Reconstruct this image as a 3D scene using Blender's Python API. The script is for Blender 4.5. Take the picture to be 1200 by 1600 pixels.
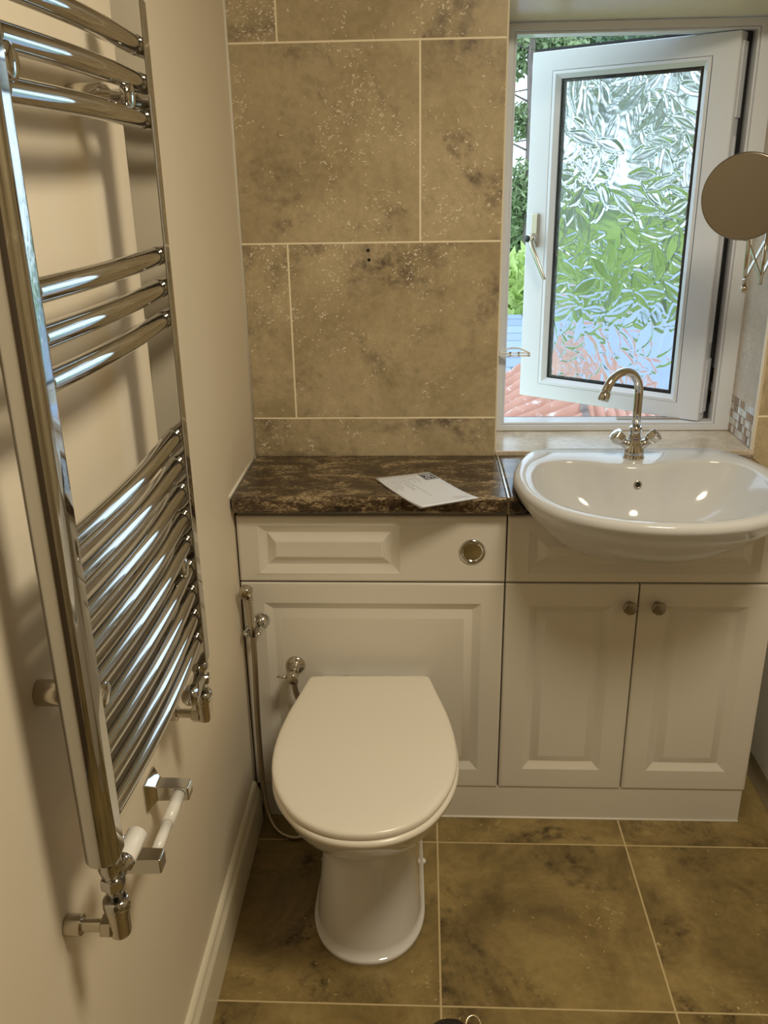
import bpy, bmesh, math, random
import numpy as np
from mathutils import Vector, Matrix
random.seed(7); rng = np.random.default_rng(7)
for _o in list(bpy.data.objects): bpy.data.objects.remove(_o)
S = bpy.context.scene; COL = S.collection
# ---------------------------------------------------------------- camera
cam_d = bpy.data.cameras.new('camera'); cam = bpy.data.objects.new('camera', cam_d); COL.objects.link(cam)
F = Vector((-0.04484555, 0.93374127, -0.35512831)); R = Vector((0.9989935, 0.04224758, -0.0150709)); U = Vector((-9.30988203e-04, 0.355446735, 0.934696075))
CP = Vector((0.41924552, -1.78614715, 1.50150011))
cam.matrix_world = Matrix(((R.x, U.x, -F.x, CP.x), (R.y, U.y, -F.y, CP.y), (R.z, U.z, -F.z, CP.z), (0, 0, 0, 1)))
cam_d.sensor_fit = 'VERTICAL'; cam_d.sensor_height = 32.0; cam_d.lens = 1365.44 / 1600 * 32; cam_d.clip_start = 0.02; cam_d.clip_end = 200
S.camera = cam
# ---------------------------------------------------------------- world, exposure
W = bpy.data.worlds.new('sky'); S.world = W; W.use_nodes = True
bg = W.node_tree.nodes['Background']; bg.inputs[0].default_value = (0.66, 0.83, 1.0, 1); bg.inputs[1].default_value = 2.8
S.view_settings.view_transform = 'Standard'; S.view_settings.look = 'None'; S.view_settings.gamma = 1.0; S.view_settings.use_curve_mapping = False
S.view_settings.exposure = 0.0
S.cycles.use_denoising = True; S.cycles.max_bounces = 12; S.cycles.transmission_bounces = 8; S.cycles.glossy_bounces = 6; S.cycles.diffuse_bounces = 4
S.cycles.sample_clamp_indirect = 6.0
LAMP_W = 20.0; LAMP_COL = (1.0, 0.885, 0.655)

# ---------------------------------------------------------------- node helpers
def mat(name, col=(.8, .8, .8), rough=.5, metal=0., **kw):
    m = bpy.data.materials.new(name); m.use_nodes = True; b = m.node_tree.nodes['Principled BSDF']
    b.inputs['Base Color'].default_value = (*col, 1); b.inputs['Roughness'].default_value = rough; b.inputs['Metallic'].default_value = metal
    for k, v in kw.items(): b.inputs[k].default_value = v
    return m
class NT:
    def __init__(s, m): s.m = m; s.t = m.node_tree; s.b = s.t.nodes['Principled BSDF']
    def n(s, typ, **kw):
        o = s.t.nodes.new(typ)
        for k, v in kw.items():
            if k.startswith('i_'):
                key = k[2:]; key = int(key) if key.isdigit() else key.replace('_', ' ')
                o.inputs[key].default_value = v
            else: setattr(o, k, v)
        return o
    def l(s, a, b): s.t.links.new(a, b)
    def coord(s, scale=(1, 1, 1), off=None):
        c = s.n('ShaderNodeTexCoord'); mp = s.n('ShaderNodeMapping'); mp.inputs['Scale'].default_value = scale
        src = c.outputs['Object']
        if off is not None:
            a = s.n('ShaderNodeVectorMath', operation='ADD'); s.l(src, a.inputs[0]); s.l(off, a.inputs[1]); src = a.outputs[0]
        s.l(src, mp.inputs['Vector']); return mp.outputs[0]
    def noise(s, v, scale, det=4, rough=.55, dist=0.):
        o = s.n('ShaderNodeTexNoise'); o.inputs['Scale'].default_value = scale; o.inputs['Detail'].default_value = det
        o.inputs['Roughness'].default_value = rough; o.inputs['Distortion'].default_value = dist; s.l(v, o.inputs['Vector']); return o.outputs['Fac']
    def ramp(s, f, stops, interp='LINEAR'):
        o = s.n('ShaderNodeValToRGB'); e = o.color_ramp.elements; o.color_ramp.interpolation = interp
        while len(e) < len(stops): e.new(.5)
        for q, (p_, c) in zip(e, stops):
            q.position = p_; q.color = (*c, 1) if isinstance(c, tuple) else (c, c, c, 1)
        s.l(f, o.inputs[0]); return o.outputs[0]
    def mix(s, f, a, b, mode='MIX'):
        o = s.n('ShaderNodeMix', data_type='RGBA', blend_type=mode)
        for inp, x in ((o.inputs[0], f), (o.inputs[6], a), (o.inputs[7], b)):
            if isinstance(x, (int, float)): inp.default_value = x
            elif isinstance(x, tuple): inp.default_value = (*x, 1)
            else: s.l(x, inp)
        return o.outputs[2]
    def math(s, op, a, b=0.):
        o = s.n('ShaderNodeMath', operation=op)
        for i, x in enumerate((a, b)):
            if isinstance(x, (int, float)): o.inputs[i].default_value = x
            else: s.l(x, o.inputs[i])
        return o.outputs[0]
    def bump(s, h, strength=.2, dist=.002):
        o = s.n('ShaderNodeBump'); o.inputs['Strength'].default_value = strength; o.inputs['Distance'].default_value = dist
        s.l(h, o.inputs['Height']); s.l(o.outputs[0], s.b.inputs['Normal'])

def stone(name, lo, hi, fleck, dark, scale=1., fl=.5, rough=.35, darkamt=.5, bump=.15, fleckcol=True):
    """travertine: soft clouds, worm-like filled pits, darker drifts; each tile is offset by its face colour"""
    m = mat(name, hi, rough); t = NT(m)
    at = t.n('ShaderNodeAttribute'); at.attribute_name = 'tile'
    vm = t.n('ShaderNodeVectorMath', operation='SCALE'); vm.inputs['Scale'].default_value = 9.7
    t.l(at.outputs['Color'], vm.inputs[0]); off = vm.outputs[0]
    v = t.coord((scale,) * 3, off)
    cl = t.noise(v, 4.5, 8, .6, .6)
    base = t.mix(t.ramp(cl, [(.36, 0.), (.62, 1.)]), lo, hi)
    fine = t.noise(v, 60, 5, .7)
    base = t.mix(t.ramp(fine, [(.3, .8), (.7, 1.15)]), (0, 0, 0), base, 'MIX') if False else t.mix(1., base, t.ramp(fine, [(.3, .86), (.72, 1.12)]), 'MULTIPLY')
    dk = t.math('MULTIPLY', t.ramp(t.noise(v, 3.1, 7, .7, .9), [(.51, 0.), (.66, 1.)]), t.ramp(t.noise(v, 38, 4, .7), [(.38, 0.), (.62, 1.)]))
    base = t.mix(t.math('MULTIPLY', dk, darkamt), base, dark)
    # pits filled with pale grout
    vv = t.coord((scale * 1., scale * 1., scale * 1.35), off)
    nz = t.n('ShaderNodeTexNoise'); nz.inputs['Scale'].default_value = 55; t.l(vv, nz.inputs['Vector'])
    ds = t.n('ShaderNodeVectorMath', operation='SCALE'); ds.inputs['Scale'].default_value = .045; t.l(nz.outputs['Color'], ds.inputs[0])
    ad = t.n('ShaderNodeVectorMath', operation='ADD'); t.l(vv, ad.inputs[0]); t.l(ds.outputs[0], ad.inputs[1])
    vo = t.n('ShaderNodeTexVoronoi'); vo.inputs['Scale'].default_value = 105; t.l(ad.outputs[0], vo.inputs['Vector'])
    pit = t.ramp(vo.outputs['Distance'], [(.26, 1.), (.36, 0.)])
    where = t.ramp(t.noise(v, 5.2, 5, .65, .5), [(.47 + .1 * (1 - fl), 0.), (.62 + .1 * (1 - fl), 1.)])
    rr = t.ramp(t.n('ShaderNodeSeparateColor').outputs[0], [(0, 0.), (1, 1.)]) if False else None
    sel = t.n('ShaderNodeSeparateColor'); t.l(vo.outputs['Color'], sel.inputs[0])
    pick = t.ramp(t.math('ADD', t.math('MULTIPLY', where, .78), sel.outputs[0]), [(.97, 0.), (1.03, 1.)])
    pf = t.math('MULTIPLY', pit, pick)
    base = t.mix(t.math('MULTIPLY', pf, .85), base, fleck)
    t.l(base, t.b.inputs['Base Color'])
    t.bump(t.math('ADD', t.math('MULTIPLY', fine, .4), pf), bump, .0006)
    return m

M = {}
M['wall_stone'] = stone('wall travertine', (.41, .33, .20), (.56, .46, .30), (.88, .80, .66), (.13, .10, .075), 1., .8, .35, .95)
M['floor_stone'] = stone('floor stone', (.14, .095, .032), (.33, .24, .095), (.5, .4, .2), (.05, .03, .012), 1.0, .0, .38, 1.3, .08)
M['sill_stone'] = stone('sill stone', (.5, .42, .32), (.68, .6, .5), (.8, .74, .66), (.35, .28, .2), 1.4, .3, .2)
M['reveal_stone'] = stone('reveal stone', (.5, .42, .34), (.62, .54, .45), (.8, .75, .68), (.3, .24, .2), 1.6, .9, .4)
M['grout'] = mat('grout', (.98, .88, .68), .9)
M['floor_grout'] = mat('floor grout', (.58, .46, .26), .9)
def paint(name, col, rough, nscale=300, st=.05):
    m = mat(name, col, rough); t = NT(m); v = t.coord(); t.bump(t.noise(v, nscale, 3), st, .001)
    t.l(t.mix(1., (*col,)[:3], t.ramp(t.noise(v, 2.2, 3), [(.3, .96), (.7, 1.02)]), 'MULTIPLY'), t.b.inputs['Base Color']); return m
M['paint'] = paint('magnolia wall paint', (.80, .715, .585), .5, 160, .12)
M['ceiling'] = paint('white ceiling paint', (.85, .82, .76), .8)
M['gloss'] = paint('cream gloss woodwork', (.80, .74, .60), .28, 60, .03)
M['vinyl'] = paint('white vinyl wrap', (.74, .70, .63), .26, 40, .02)
M['carcass'] = mat('white board', (.72, .68, .6), .4)
M['ceramic'] = mat('white ceramic', (.74, .73, .72), .06); M['ceramic'].node_tree.nodes['Principled BSDF'].inputs['Coat Weight'].default_value = .3
M['basin'] = mat('basin ceramic', (.62, .63, .65), .10); M['lid'] = mat('white lid plastic', (.84, .79, .70), .25)
M['chrome'] = mat('chrome', (.62, .62, .61), .05, 1.); M['rad_chrome'] = mat('radiator chrome', (.52, .515, .50), .05, 1.)
M['chrome_dull'] = mat('worn chrome', (.55, .51, .44), .2, 1.)
_t = NT(M['chrome_dull']); _t.bump(_t.noise(_t.coord(), 220, 4), .15, .0006)
M['mirror'] = mat('mirror glass', (.50, .51, .50), .015, 1.)
M['dark_knob'] = mat('pewter', (.30, .27, .22), .3, 1.)
M['upvc'] = mat('white upvc', (.74, .77, .85), .22)
M['white_plastic'] = mat('white plastic', (.86, .84, .8), .25)
M['rubber'] = mat('black rubber', (.012, .012, .015), .5)
M['black'] = mat('black leather', (.012, .011, .011), .35)
M['dark'] = mat('dark hole', (.015, .012, .01), .8)
M['aerator'] = mat('aerator', (.25, .25, .24), .4, .6)
M['paper'] = mat('paper', (.80, .84, .95), .6)
M['ink'] = mat('ink', (.03, .035, .05), .6); M['grey_ink'] = mat('grey ink', (.35, .38, .45), .6)
M['brass'] = mat('bright metal ring', (.85, .72, .5), .2, 1.)
M['blue'] = mat('blue enamel', (.02, .03, .25), .3)
M['sealant'] = mat('white sealant', (.78, .74, .66), .5)
M['rose'] = mat('brown nozzle', (.16, .1, .04), .5)
# laminate
m = mat('granite laminate', (.1, .07, .05), .16); t = NT(m); v = t.coord((.8, 1.5, 1.5))
a = t.noise(v, 14, 9, .78, .6); b_ = t.noise(v, 130, 5, .8, .4)
mixf = t.math('ADD', t.math('MULTIPLY', a, .6), t.math('MULTIPLY', b_, .4))
c = t.ramp(mixf, [(.40, (.012, .009, .007)), (.475, (.05, .032, .02)), (.53, (.12, .08, .045)), (.57, (.36, .28, .17)), (.60, (.40, .32, .2)), (.66, (.1, .07, .045))])
t.l(c, t.b.inputs['Base Color']); t.bump(b_, .05, .0005); M['laminate'] = m
# mosaic (colour per face)
m = mat('mosaic', (.6, .55, .45), .15); t = NT(m); at = t.n('ShaderNodeAttribute'); at.attribute_name = 'tile'; t.l(at.outputs['Color'], t.b.inputs['Base Color']); M['mosaic'] = m
# hose
M['hose'] = mat('steel hose', (.42, .36, .27), .25, 1.)
# glass
m = mat('textured glass', (.93, .97, .98), .10); b = m.node_tree.nodes['Principled BSDF']; b.inputs['Transmission Weight'].default_value = 1.; b.inputs['IOR'].default_value = 1.5; M['glass'] = m
# outdoors
m = mat('terracotta', (.5, .2, .13), .75); t = NT(m); v = t.coord()
c = t.mix(t.ramp(t.noise(v, 2.5, 6, .6), [(.35, 0.), (.65, 1.)]), (.50, .25, .18), (.36, .155, .10))
c = t.mix(t.ramp(t.noise(v, 9, 6, .7), [(.57, 0.), (.63, .8)]), c, (.62, .55, .5)); t.l(c, t.b.inputs['Base Color']); M['terracotta'] = m
m = mat('slate', (.27, .33, .43), .5); t = NT(m); v = t.coord()
br = t.n('ShaderNodeTexBrick'); br.inputs['Scale'].default_value = 1.; br.inputs['Brick Width'].default_value = .6; br.inputs['Row Height'].default_value = .3; br.inputs['Mortar Size'].default_value = .012
br.inputs['Color1'].default_value = (.27, .34, .46, 1); br.inputs['Color2'].default_value = (.22, .28, .38, 1); br.inputs['Mortar'].default_value = (.1, .12, .16, 1)
t.l(v, br.inputs['Vector']); t.l(br.outputs[0], t.b.inputs['Base Color']); M['slate'] = m
def leafmat(name, c1, c2):
    m = mat(name, c1, .5); t = NT(m); at = t.n('ShaderNodeAttribute'); at.attribute_name = 'tile'
    t.l(t.mix(at.outputs['Fac'], c1, c2), t.b.inputs['Base Color'])
    tr = t.n('ShaderNodeBsdfTranslucent'); t.l(t.mix(at.outputs['Fac'], c1, c2), tr.inputs[0]); mx = t.n('ShaderNodeMixShader'); mx.inputs[0].default_value = .35
    out = t.t.nodes['Material Output']; t.l(t.b.outputs[0], mx.inputs[1]); t.l(tr.outputs[0], mx.inputs[2]); t.l(mx.outputs[0], out.inputs[0]); return m
M['leaf_bright'] = leafmat('bright leaves', (.34, .47, .12), (.62, .74, .28))
M['leaf_mid'] = leafmat('hedge leaves', (.2, .28, .13), (.44, .52, .28))
M['leaf_dark'] = leafmat('conifer leaves', (.07, .12, .07), (.2, .29, .16))
m = mat('bark', (.3, .24, .2), .9); t = NT(m); v = t.coord((6, 6, 1)); t.l(t.ramp(t.noise(v, 3, 6), [(.3, (.12, .09, .075)), (.7, (.30, .24, .22))]), t.b.inputs['Base Color']); M['bark'] = m
M['lawn'] = mat('lawn', (.12, .25, .05), .9); M['render'] = mat('house render', (.55, .5, .45), .9)
M['flash'] = mat('pale mortar', (.72, .72, .74), .8)
m = mat('lamp diffuser', (1, .9, .75), .5); b = m.node_tree.nodes['Principled BSDF']; b.inputs['Emission Color'].default_value = (*LAMP_COL, 1); b.inputs['Emission Strength'].default_value = 4.; M['diffuser'] = m
M['door_paint'] = mat('dark wooden door', (.13, .095, .065), .4)

# ---------------------------------------------------------------- mesh helpers
class MB:
    def __init__(s): s.v = []; s.f = []; s.mi = []; s.sm = []; s.col = []
    def add(s, vs, fs, mi=0, smooth=False, col=None):
        o = len(s.v); s.v += [tuple(p) for p in vs]
        for f in fs: s.f.append([i + o for i in f]); s.mi.append(mi); s.sm.append(smooth); s.col.append(col)
        return s
    def box(s, a, b, mi=0, col=None):
        (x0, y0, z0), (x1, y1, z1) = a, b
        vs = [(x0, y0, z0), (x1, y0, z0), (x1, y1, z0), (x0, y1, z0), (x0, y0, z1), (x1, y0, z1), (x1, y1, z1), (x0, y1, z1)]
        return s.add(vs, [(3, 2, 1, 0), (4, 5, 6, 7), (0, 1, 5, 4), (1, 2, 6, 5), (2, 3, 7, 6), (3, 0, 4, 7)], mi, False, col)
    def loft(s, rings, cap0=True, cap1=True, mi=0, smooth=True, closed=True):
        n = len(rings[0]); vs = [p for r in rings for p in r]; fs = []
        for i in range(len(rings) - 1):
            for j in range(n if closed else n - 1):
                k = (j + 1) % n; fs.append((i * n + j, i * n + k, (i + 1) * n + k, (i + 1) * n + j))
        s.add(vs, fs, mi, smooth)
        o = len(s.v) - len(vs)
        if cap0: s.f.append([o + j for j in range(n)][::-1]); s.mi.append(mi); s.sm.append(False); s.col.append(None)
        if cap1: s.f.append([o + (len(rings) - 1) * n + j for j in range(n)]); s.mi.append(mi); s.sm.append(False); s.col.append(None)
        return s
    def tube(s, pts, r, n=16, mi=0, smooth=True):
        pts = [Vector(p) for p in pts]; rs = r if isinstance(r, (list, tuple)) else [r] * len(pts)
        rings = []; up = None
        for i, p in enumerate(pts):
            d = (pts[min(i + 1, len(pts) - 1)] - pts[max(i - 1, 0)]).normalized()
            if up is None: up = Vector((0, 0, 1)) if abs(d.z) < .9 else Vector((1, 0, 0))
            a = (up - d * up.dot(d)).normalized(); up = a; b = d.cross(a)
            rings.append([p + (a * math.cos(2 * math.pi * k / n) + b * math.sin(2 * math.pi * k / n)) * rs[i] for k in range(n)])
        return s.loft(rings, mi=mi, smooth=smooth)
    def lathe(s, base, axis, prof, n=32, mi=0, smooth=True, rot=0.):
        """prof: list of (distance along axis, radius)"""
        base = Vector(base); d = Vector(axis).normalized(); u = Vector((0, 0, 1)) if abs(d.z) < .9 else Vector((1, 0, 0))
        a = (u - d * u.dot(d)).normalized(); b = d.cross(a); rings = []
        for h, r in prof: rings.append([base + d * h + (a * math.cos(2 * math.pi * k / n + rot) + b * math.sin(2 * math.pi * k / n + rot)) * max(r, 1e-5) for k in range(n)])
        return s.loft(rings, mi=mi, smooth=smooth)
    def build(s, name, mats, parent=None, bevel=0., seg=2, auto=True, sub=0):
        me = bpy.data.meshes.new(name); me.from_pydata(s.v, [], s.f)
        for m_ in (mats if isinstance(mats, (list, tuple)) else [mats]): me.materials.append(m_)
        me.polygons.foreach_set('material_index', s.mi); me.polygons.foreach_set('use_smooth', s.sm)
        if any(c is not None for c in s.col):
            at_ = me.attributes.new('tile', 'FLOAT_COLOR', 'FACE')
            at_.data.foreach_set('color', np.array([(*(c or (0, 0, 0)), 1.) for c in s.col], 'f').ravel())
        me.update(); bm = bmesh.new(); bm.from_mesh(me); bmesh.ops.recalc_face_normals(bm, faces=bm.faces); bm.to_mesh(me); bm.free()
        o = bpy.data.objects.new(name, me); COL.objects.link(o)
        if parent: o.parent = parent; o.matrix_parent_inverse = Matrix.Translation(-parent.location) if parent.type == 'EMPTY' else Matrix()
        if bevel:
            bv = o.modifiers.new('bevel', 'BEVEL'); bv.width = bevel; bv.segments = seg; bv.limit_method = 'ANGLE'; bv.angle_limit = .7; bv.harden_normals = False
            for p in me.polygons: p.use_smooth = True
            wn = o.modifiers.new('wn', 'WEIGHTED_NORMAL'); wn.keep_sharp = True
        if sub: sm_ = o.modifiers.new('sub', 'SUBSURF'); sm_.levels = sub; sm_.render_levels = sub
        return o
def carve(o, cm):
    co = cm.build('cutter', M['dark']); bo_ = o.modifiers.new('cut', 'BOOLEAN'); bo_.operation = 'DIFFERENCE'; bo_.solver = 'EXACT'; bo_.object = co
    bpy.context.view_layer.update(); me_n = bpy.data.meshes.new_from_object(o.evaluated_get(bpy.context.evaluated_depsgraph_get())); o.modifiers.clear(); o.data = me_n
    for p in me_n.polygons: p.use_smooth = False
    bpy.data.objects.remove(co)
def tag(o, label, cat=None, group=None, kind=None):
    if label: o['label'] = label
    if cat: o['category'] = cat
    if group: o['group'] = group
    if kind: o['kind'] = kind
    return o
def thing(name, loc, label, cat, group=None):
    e = bpy.data.objects.new(name, None); COL.objects.link(e); e.location = loc; e.empty_display_size = .05
    return tag(e, label, cat, group)
def struct(o, label=None): o['kind'] = 'structure'; return tag(o, label)
def spline(pts, n, closed=True):
    P = [Vector(p) for p in pts]; L = len(P); out = []
    segs = L if closed else L - 1
    for i in range(segs):
        g = lambda k: P[k % L] if closed else P[min(max(k, 0), L - 1)]
        p0, p1, p2, p3 = g(i - 1), g(i), g(i + 1), g(i + 2)
        for j in range(n):
            u = j / n; out.append(.5 * ((2 * p1) + (p2 - p0) * u + (2 * p0 - 5 * p1 + 4 * p2 - p3) * u * u + (3 * p1 - p0 - 3 * p2 + p3) * u ** 3))
    if not closed: out.append(P[-1])
    return out
def half_closed(half, n=6):
    """half: (dx,y) from back centre to front centre -> closed outline"""
    full = [(x, y, 0) for x, y in half] + [(-x, y, 0) for x, y in half[-2:0:-1]]
    return spline(full, n)

# ---------------------------------------------------------------- room shell
D = .285; XL = .596; XR = 1.22; ZS = .876; ZT = 1.83; RX = 2.0; YR = -2.35; CH = 2.4
def tiles(mb, rects, y, dy, g=.0021, plane='y', skip=None):
    for (a0, a1, b0, b1) in rects:
        c = tuple(rng.random(3))
        if plane == 'y': mb.box((a0 + g, y, b0 + g), (a1 - g, y + dy, b1 - g), 0, c)
        elif plane == 'x': mb.box((y, a0 + g, b0 + g), (y + dy, a1 - g, b1 - g), 0, c)
        else: mb.box((a0 + g, b0 + g, y), (a1 - g, b1 - g, y + dy), 0, c)
rows = [(.0, .148, 1), (.148, .554, 0), (.554, .9595, 1), (.9595, 1.369, 0), (1.369, 1.777, 1), (1.777, 2.184, 0), (2.184, CH, 1)]
mb = MB(); rects = []
for z0, z1, k in rows:
    if abs(z0 - .554) < 1e-3: seams = [0, .93, 1.53, RX]
    else: seams = [0] + [x for x in (([.109, .719, 1.329, 1.939] if k == 0 else [.412, 1.022, 1.632])) ] + [RX]
    for a0, a1 in zip(seams[:-1], seams[1:]):
        # cut round the window opening
        if z1 <= ZS or z0 >= ZT: rects.append((a0, a1, z0, z1)); continue
        if a0 < XL: rects.append((a0, min(a1, XL + .0021), z0, z1))
        if a1 > XR: rects.append((max(a0, XR - .0021), a1, z0, z1))
        if a1 > XL and a0 < XR:
            c0, c1 = max(a0, XL), min(a1, XR)
            if z0 < ZS: rects.append((c0, c1, z0, ZS))
            if z1 > ZT + .01: rects.append((c0, c1, ZT + .018, z1))
tiles(mb, rects, D, .010)
# grout bed + wall body round the opening
WT = .56
for a, b in (((0, D + .0004, 0), (XL + .001, WT, CH)), ((XR - .001, D + .0004, 0), (RX, WT, CH)), ((XL, D + .0004, 0), (XR, WT, ZS - .013)), ((XL, D + .0004, ZT + .022), (XR, WT, CH))): mb.box(a, b, 1)
struct(mb.build('wall_back', [M['wall_stone'], M['grout']]))
mb = MB(); mb.box((-.12, YR, 0), (0, WT, CH)); struct(mb.build('wall_left', M['paint']))
# bead of sealant where the left wall meets tile and worktop
mb = MB(); mb.tube([(.001, D - .001, .866), (.001, D - .001, CH)], .0035, 8); mb.tube([(.001, -.03, .867), (.001, D - .002, .867)], .003, 8)
struct(mb.build('trim_1', M['sealant']))
# floor
mb = MB(); rects = []; gx, gy, T = .4546, -.0878, .45
fr = []
for i in range(-2, 5):
    for j in range(-6, 3):
        a0, a1 = gx + i * T, gx + (i + 1) * T; b0, b1 = gy + j * T, gy + (j + 1) * T
        a0, a1 = max(a0, 0), min(a1, RX); b0, b1 = max(b0, YR), min(b1, D)
        if a1 - a0 > .01 and b1 - b0 > .01: fr.append((a0, a1, b0, b1))
tiles(mb, fr, -.01, .01, .0021, 'z'); mb.box((0, YR, -.1), (RX, D, -.0004), 1)
struct(mb.build('floor', [M['floor_stone'], M['floor_grout']]))
# right wall tiled, rear wall, ceiling
mb = MB(); rects = []
for z0, z1, k in rows:
    ys = [YR] + [y for y in np.arange(-2.2 + (.3 if k else 0), D, .61)] + [D]
    for a0, a1 in zip(ys[:-1], ys[1:]): rects.append((a0, a1, z0, z1))
tiles(mb, rects, RX, .01, .0016, 'x'); mb.box((RX + .0004, YR, 0), (RX + .12, WT, CH), 1)
struct(mb.build('wall_right', [M['wall_stone'], M['grout']]))
mb = MB(); rects = []
for z0, z1, k in rows:
    xs = [0] + [x for x in ([.3, .91, 1.52] if k else [.6, 1.21, 1.82])] + [RX]
    for a0, a1 in zip(xs[:-1], xs[1:]): rects.append((a0, a1, z0, z1))
tiles(mb, rects, YR - .01, .01); mb.box((-.12, YR - .12, 0), (RX + .12, YR - .0004, CH), 1); struct(mb.build('wall_rear', [M['wall_stone'], M['grout']]))
mb = MB(); mb.box((-.12, YR - .12, CH), (RX + .12, WT, CH + .1)); struct(mb.build('ceiling', M['ceiling']))
# skirting: ogee profile
prof = [(0, 0), (.018, 0), (.018, .085), (.0165, .090), (.0165, .094), (.012, .100), (.010, .108), (.010, .112), (.006, .118), (.0, .120)]
mb = MB(); mb.loft([[(x, y, z) for x, z in prof] for y in (YR, -.02)], smooth=False); struct(mb.build('baseboard_left', M['gloss'], bevel=.001))
# rear door out of sight, seen only in reflections
dr = MB(); dr.box((.10, YR, 0), (.88, YR + .035, 2.0)); d1 = dr.build('door_1', M['door_paint'], bevel=.003); struct(d1)
h = MB(); h.lathe((.80, YR + .035, 1.0), (0, 1, 0), [(0, .025), (.008, .025), (.01, .01), (.05, .01), (.055, .024), (.075, .02), (.08, .0)]); h.build('handle', M['chrome'], d1)

# window reveal: painted left side + soffit, sill tile, right side stone + mosaic
mb = MB(); mb.add([(XL, D - .001, ZS - .01), (XL + .017, .47, ZS - .01), (XL + .017, .47, ZT + .03), (XL, D - .001, ZT + .03), (XL - .008, D + .002, ZS - .01), (XL + .0, .47, ZS - .01), (XL, .47, ZT + .03), (XL - .008, D + .002, ZT + .03)],
       [(0, 1, 2, 3), (4, 7, 6, 5), (0, 3, 7, 4), (1, 5, 6, 2), (0, 4, 5, 1), (3, 2, 6, 7)])
mb.add([(XL, D - .001, ZT + .018), (XR, D - .001, ZT + .018), (XR, .47, ZT), (XL, .47, ZT), (XL, D - .001, ZT + .03), (XR, D - .001, ZT + .03), (XR, .47, ZT + .03), (XL, .47, ZT + .03)],
       [(0, 1, 2, 3), (4, 7, 6, 5), (0, 4, 5, 1), (3, 2, 6, 7), (0, 3, 7, 4), (1, 5, 6, 2)])
struct(mb.build('trim_2', M['gloss']))
mb = MB(); mb.box((XL, D - .006, ZS - .013), (XR, .475, ZS), 0, (.3, .5, .2)); struct(mb.build('trim_3', M['sill_stone'], bevel=.002), 'polished pale stone window sill')
mb = MB(); mb.box((XR - .006, D + .001, ZS + .097), (XR + .004, .47, ZT + .01), 0, (.1, .2, .9)); struct(mb.build('trim_4', M['reveal_stone']))
mb = MB(); mb.box((XR - .003, D + .001, ZS), (XR + .004, .47, ZS + .098), 1)
pal = [(.62, .58, .5), (.36, .25, .16), (.5, .38, .26), (.75, .74, .7), (.28, .2, .14), (.42, .3, .22), (.68, .68, .66), (.8, .82, .84), (.45, .36, .28)]
ty = (.47 - D - .006) / 12
for i in range(12):
    for j in range(5):
        mb.box((XR - .006, D + .004 + i * ty + .0012, ZS + .002 + j * .0192 + .0012), (XR + .001, D + .004 + (i + 1) * ty - .0012, ZS + .002 + (j + 1) * .0192 - .0012), 0, pal[rng.integers(0, len(pal))])
mg = struct(mb.build('trim_5', [M['mosaic'], M['sealant']]), 'strip of small beige and brown mosaic tiles')
mb = MB(); mb.box((XR - .010, D - .004, ZS), (XR - .004, D + .004, ZT + .02)); struct(mb.build('trim_6', M['sealant'], bevel=.002))

# ---------------------------------------------------------------- window
FX0, FX1, FZ0, FZ1, FY0, FY1 = .598, 1.218, .877, 1.829, .46, .52
OX0, OX1, OZ0, OZ1 = .632, 1.171, .898, 1.806
def rect_frame(mb, x0, x1, z0, z1, a0, a1, c0, c1, y0, y1, mi=0):
    """frame between outer rect and inner rect, from y0 to y1"""
    o = [(x0, z0), (x1, z0), (x1, z1), (x0, z1)]; i = [(a0, c0), (a1, c0), (a1, c1), (a0, c1)]
    vs = [(x, y0, z) for x, z in o] + [(x, y0, z) for x, z in i] + [(x, y1, z) for x, z in o] + [(x, y1, z) for x, z in i]; fs = []
    for k in range(4):
        n = (k + 1) % 4
        fs += [(k, n, n + 4, k + 4), (k + 8, k + 12, n + 12, n + 8), (k, k + 8, n + 8, n), (k + 4, n + 4, n + 12, k + 12)]
    mb.add(vs, fs, mi)
win = MB(); rect_frame(win, FX0, FX1, FZ0, FZ1, OX0 - .006, OX1 + .006, OZ0 - .006, OZ1 + .006, FY0, FY1)
rect_frame(win, OX0 - .006, OX1 + .006, OZ0 - .006, OZ1 + .006, OX0, OX1, OZ0, OZ1, FY0 + .006, FY1 + .004)
wo = struct(win.build('window_1', M['upvc'], bevel=.002), 'white plastic window frame, its sash standing open')
g = MB(); rect_frame(g, OX0 - .004, OX1 + .004, OZ0 - .004, OZ1 + .004, OX0 - .0005, OX1 + .0005, OZ0 - .0005, OZ1 + .0005, FY1 + .003, FY1 + .009); g.build('gasket', M['rubber'], wo)
# friction stay + hinge keeps on the right jamb
k = MB(); k.box((OX1 - .004, FY0 + .02, 1.0), (OX1, FY0 + .045, 1.035)); k.box((OX1 - .004, FY0 + .02, .945), (OX1, FY0 + .045, .975)); k.box((OX0 + .3, FY0 + .03, OZ0), (OX1, FY0 + .045, OZ0 + .004)); k.build('hinge_keep', M['chrome_dull'], wo, bevel=.001)
# white D-shaped restrictor lying across the left jamb
rs = MB(); zc = 1.086; x0, x1, yy = .607, .688, .43
rs.box((x0, yy - .004, zc - .006), (x1, yy + .006, zc - .003)); rs.box((x0 + .003, yy - .004, zc + .0015), (x1 - .003, yy + .006, zc + .004))
for a0, a1 in ((x0, x0 + .006), (x0 + .028, x0 + .034), (x0 + .05, x0 + .055), (x1 - .006, x1)): rs.box((a0, yy - .004, zc - .006), (a1, yy + .006, zc + .004))
rs.tube([(x0 + .006 + (x1 - x0 - .012) * i / 12, yy + .004, zc + .004 + .011 * math.sin(math.pi * i / 12)) for i in range(13)], .002, 8)
rs.box((x0 - .004, yy - .002, zc - .008), (x0 + .001, .462, zc + .008)); rs.build('restrictor', M['white_plastic'], wo, bevel=.0006)

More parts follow.
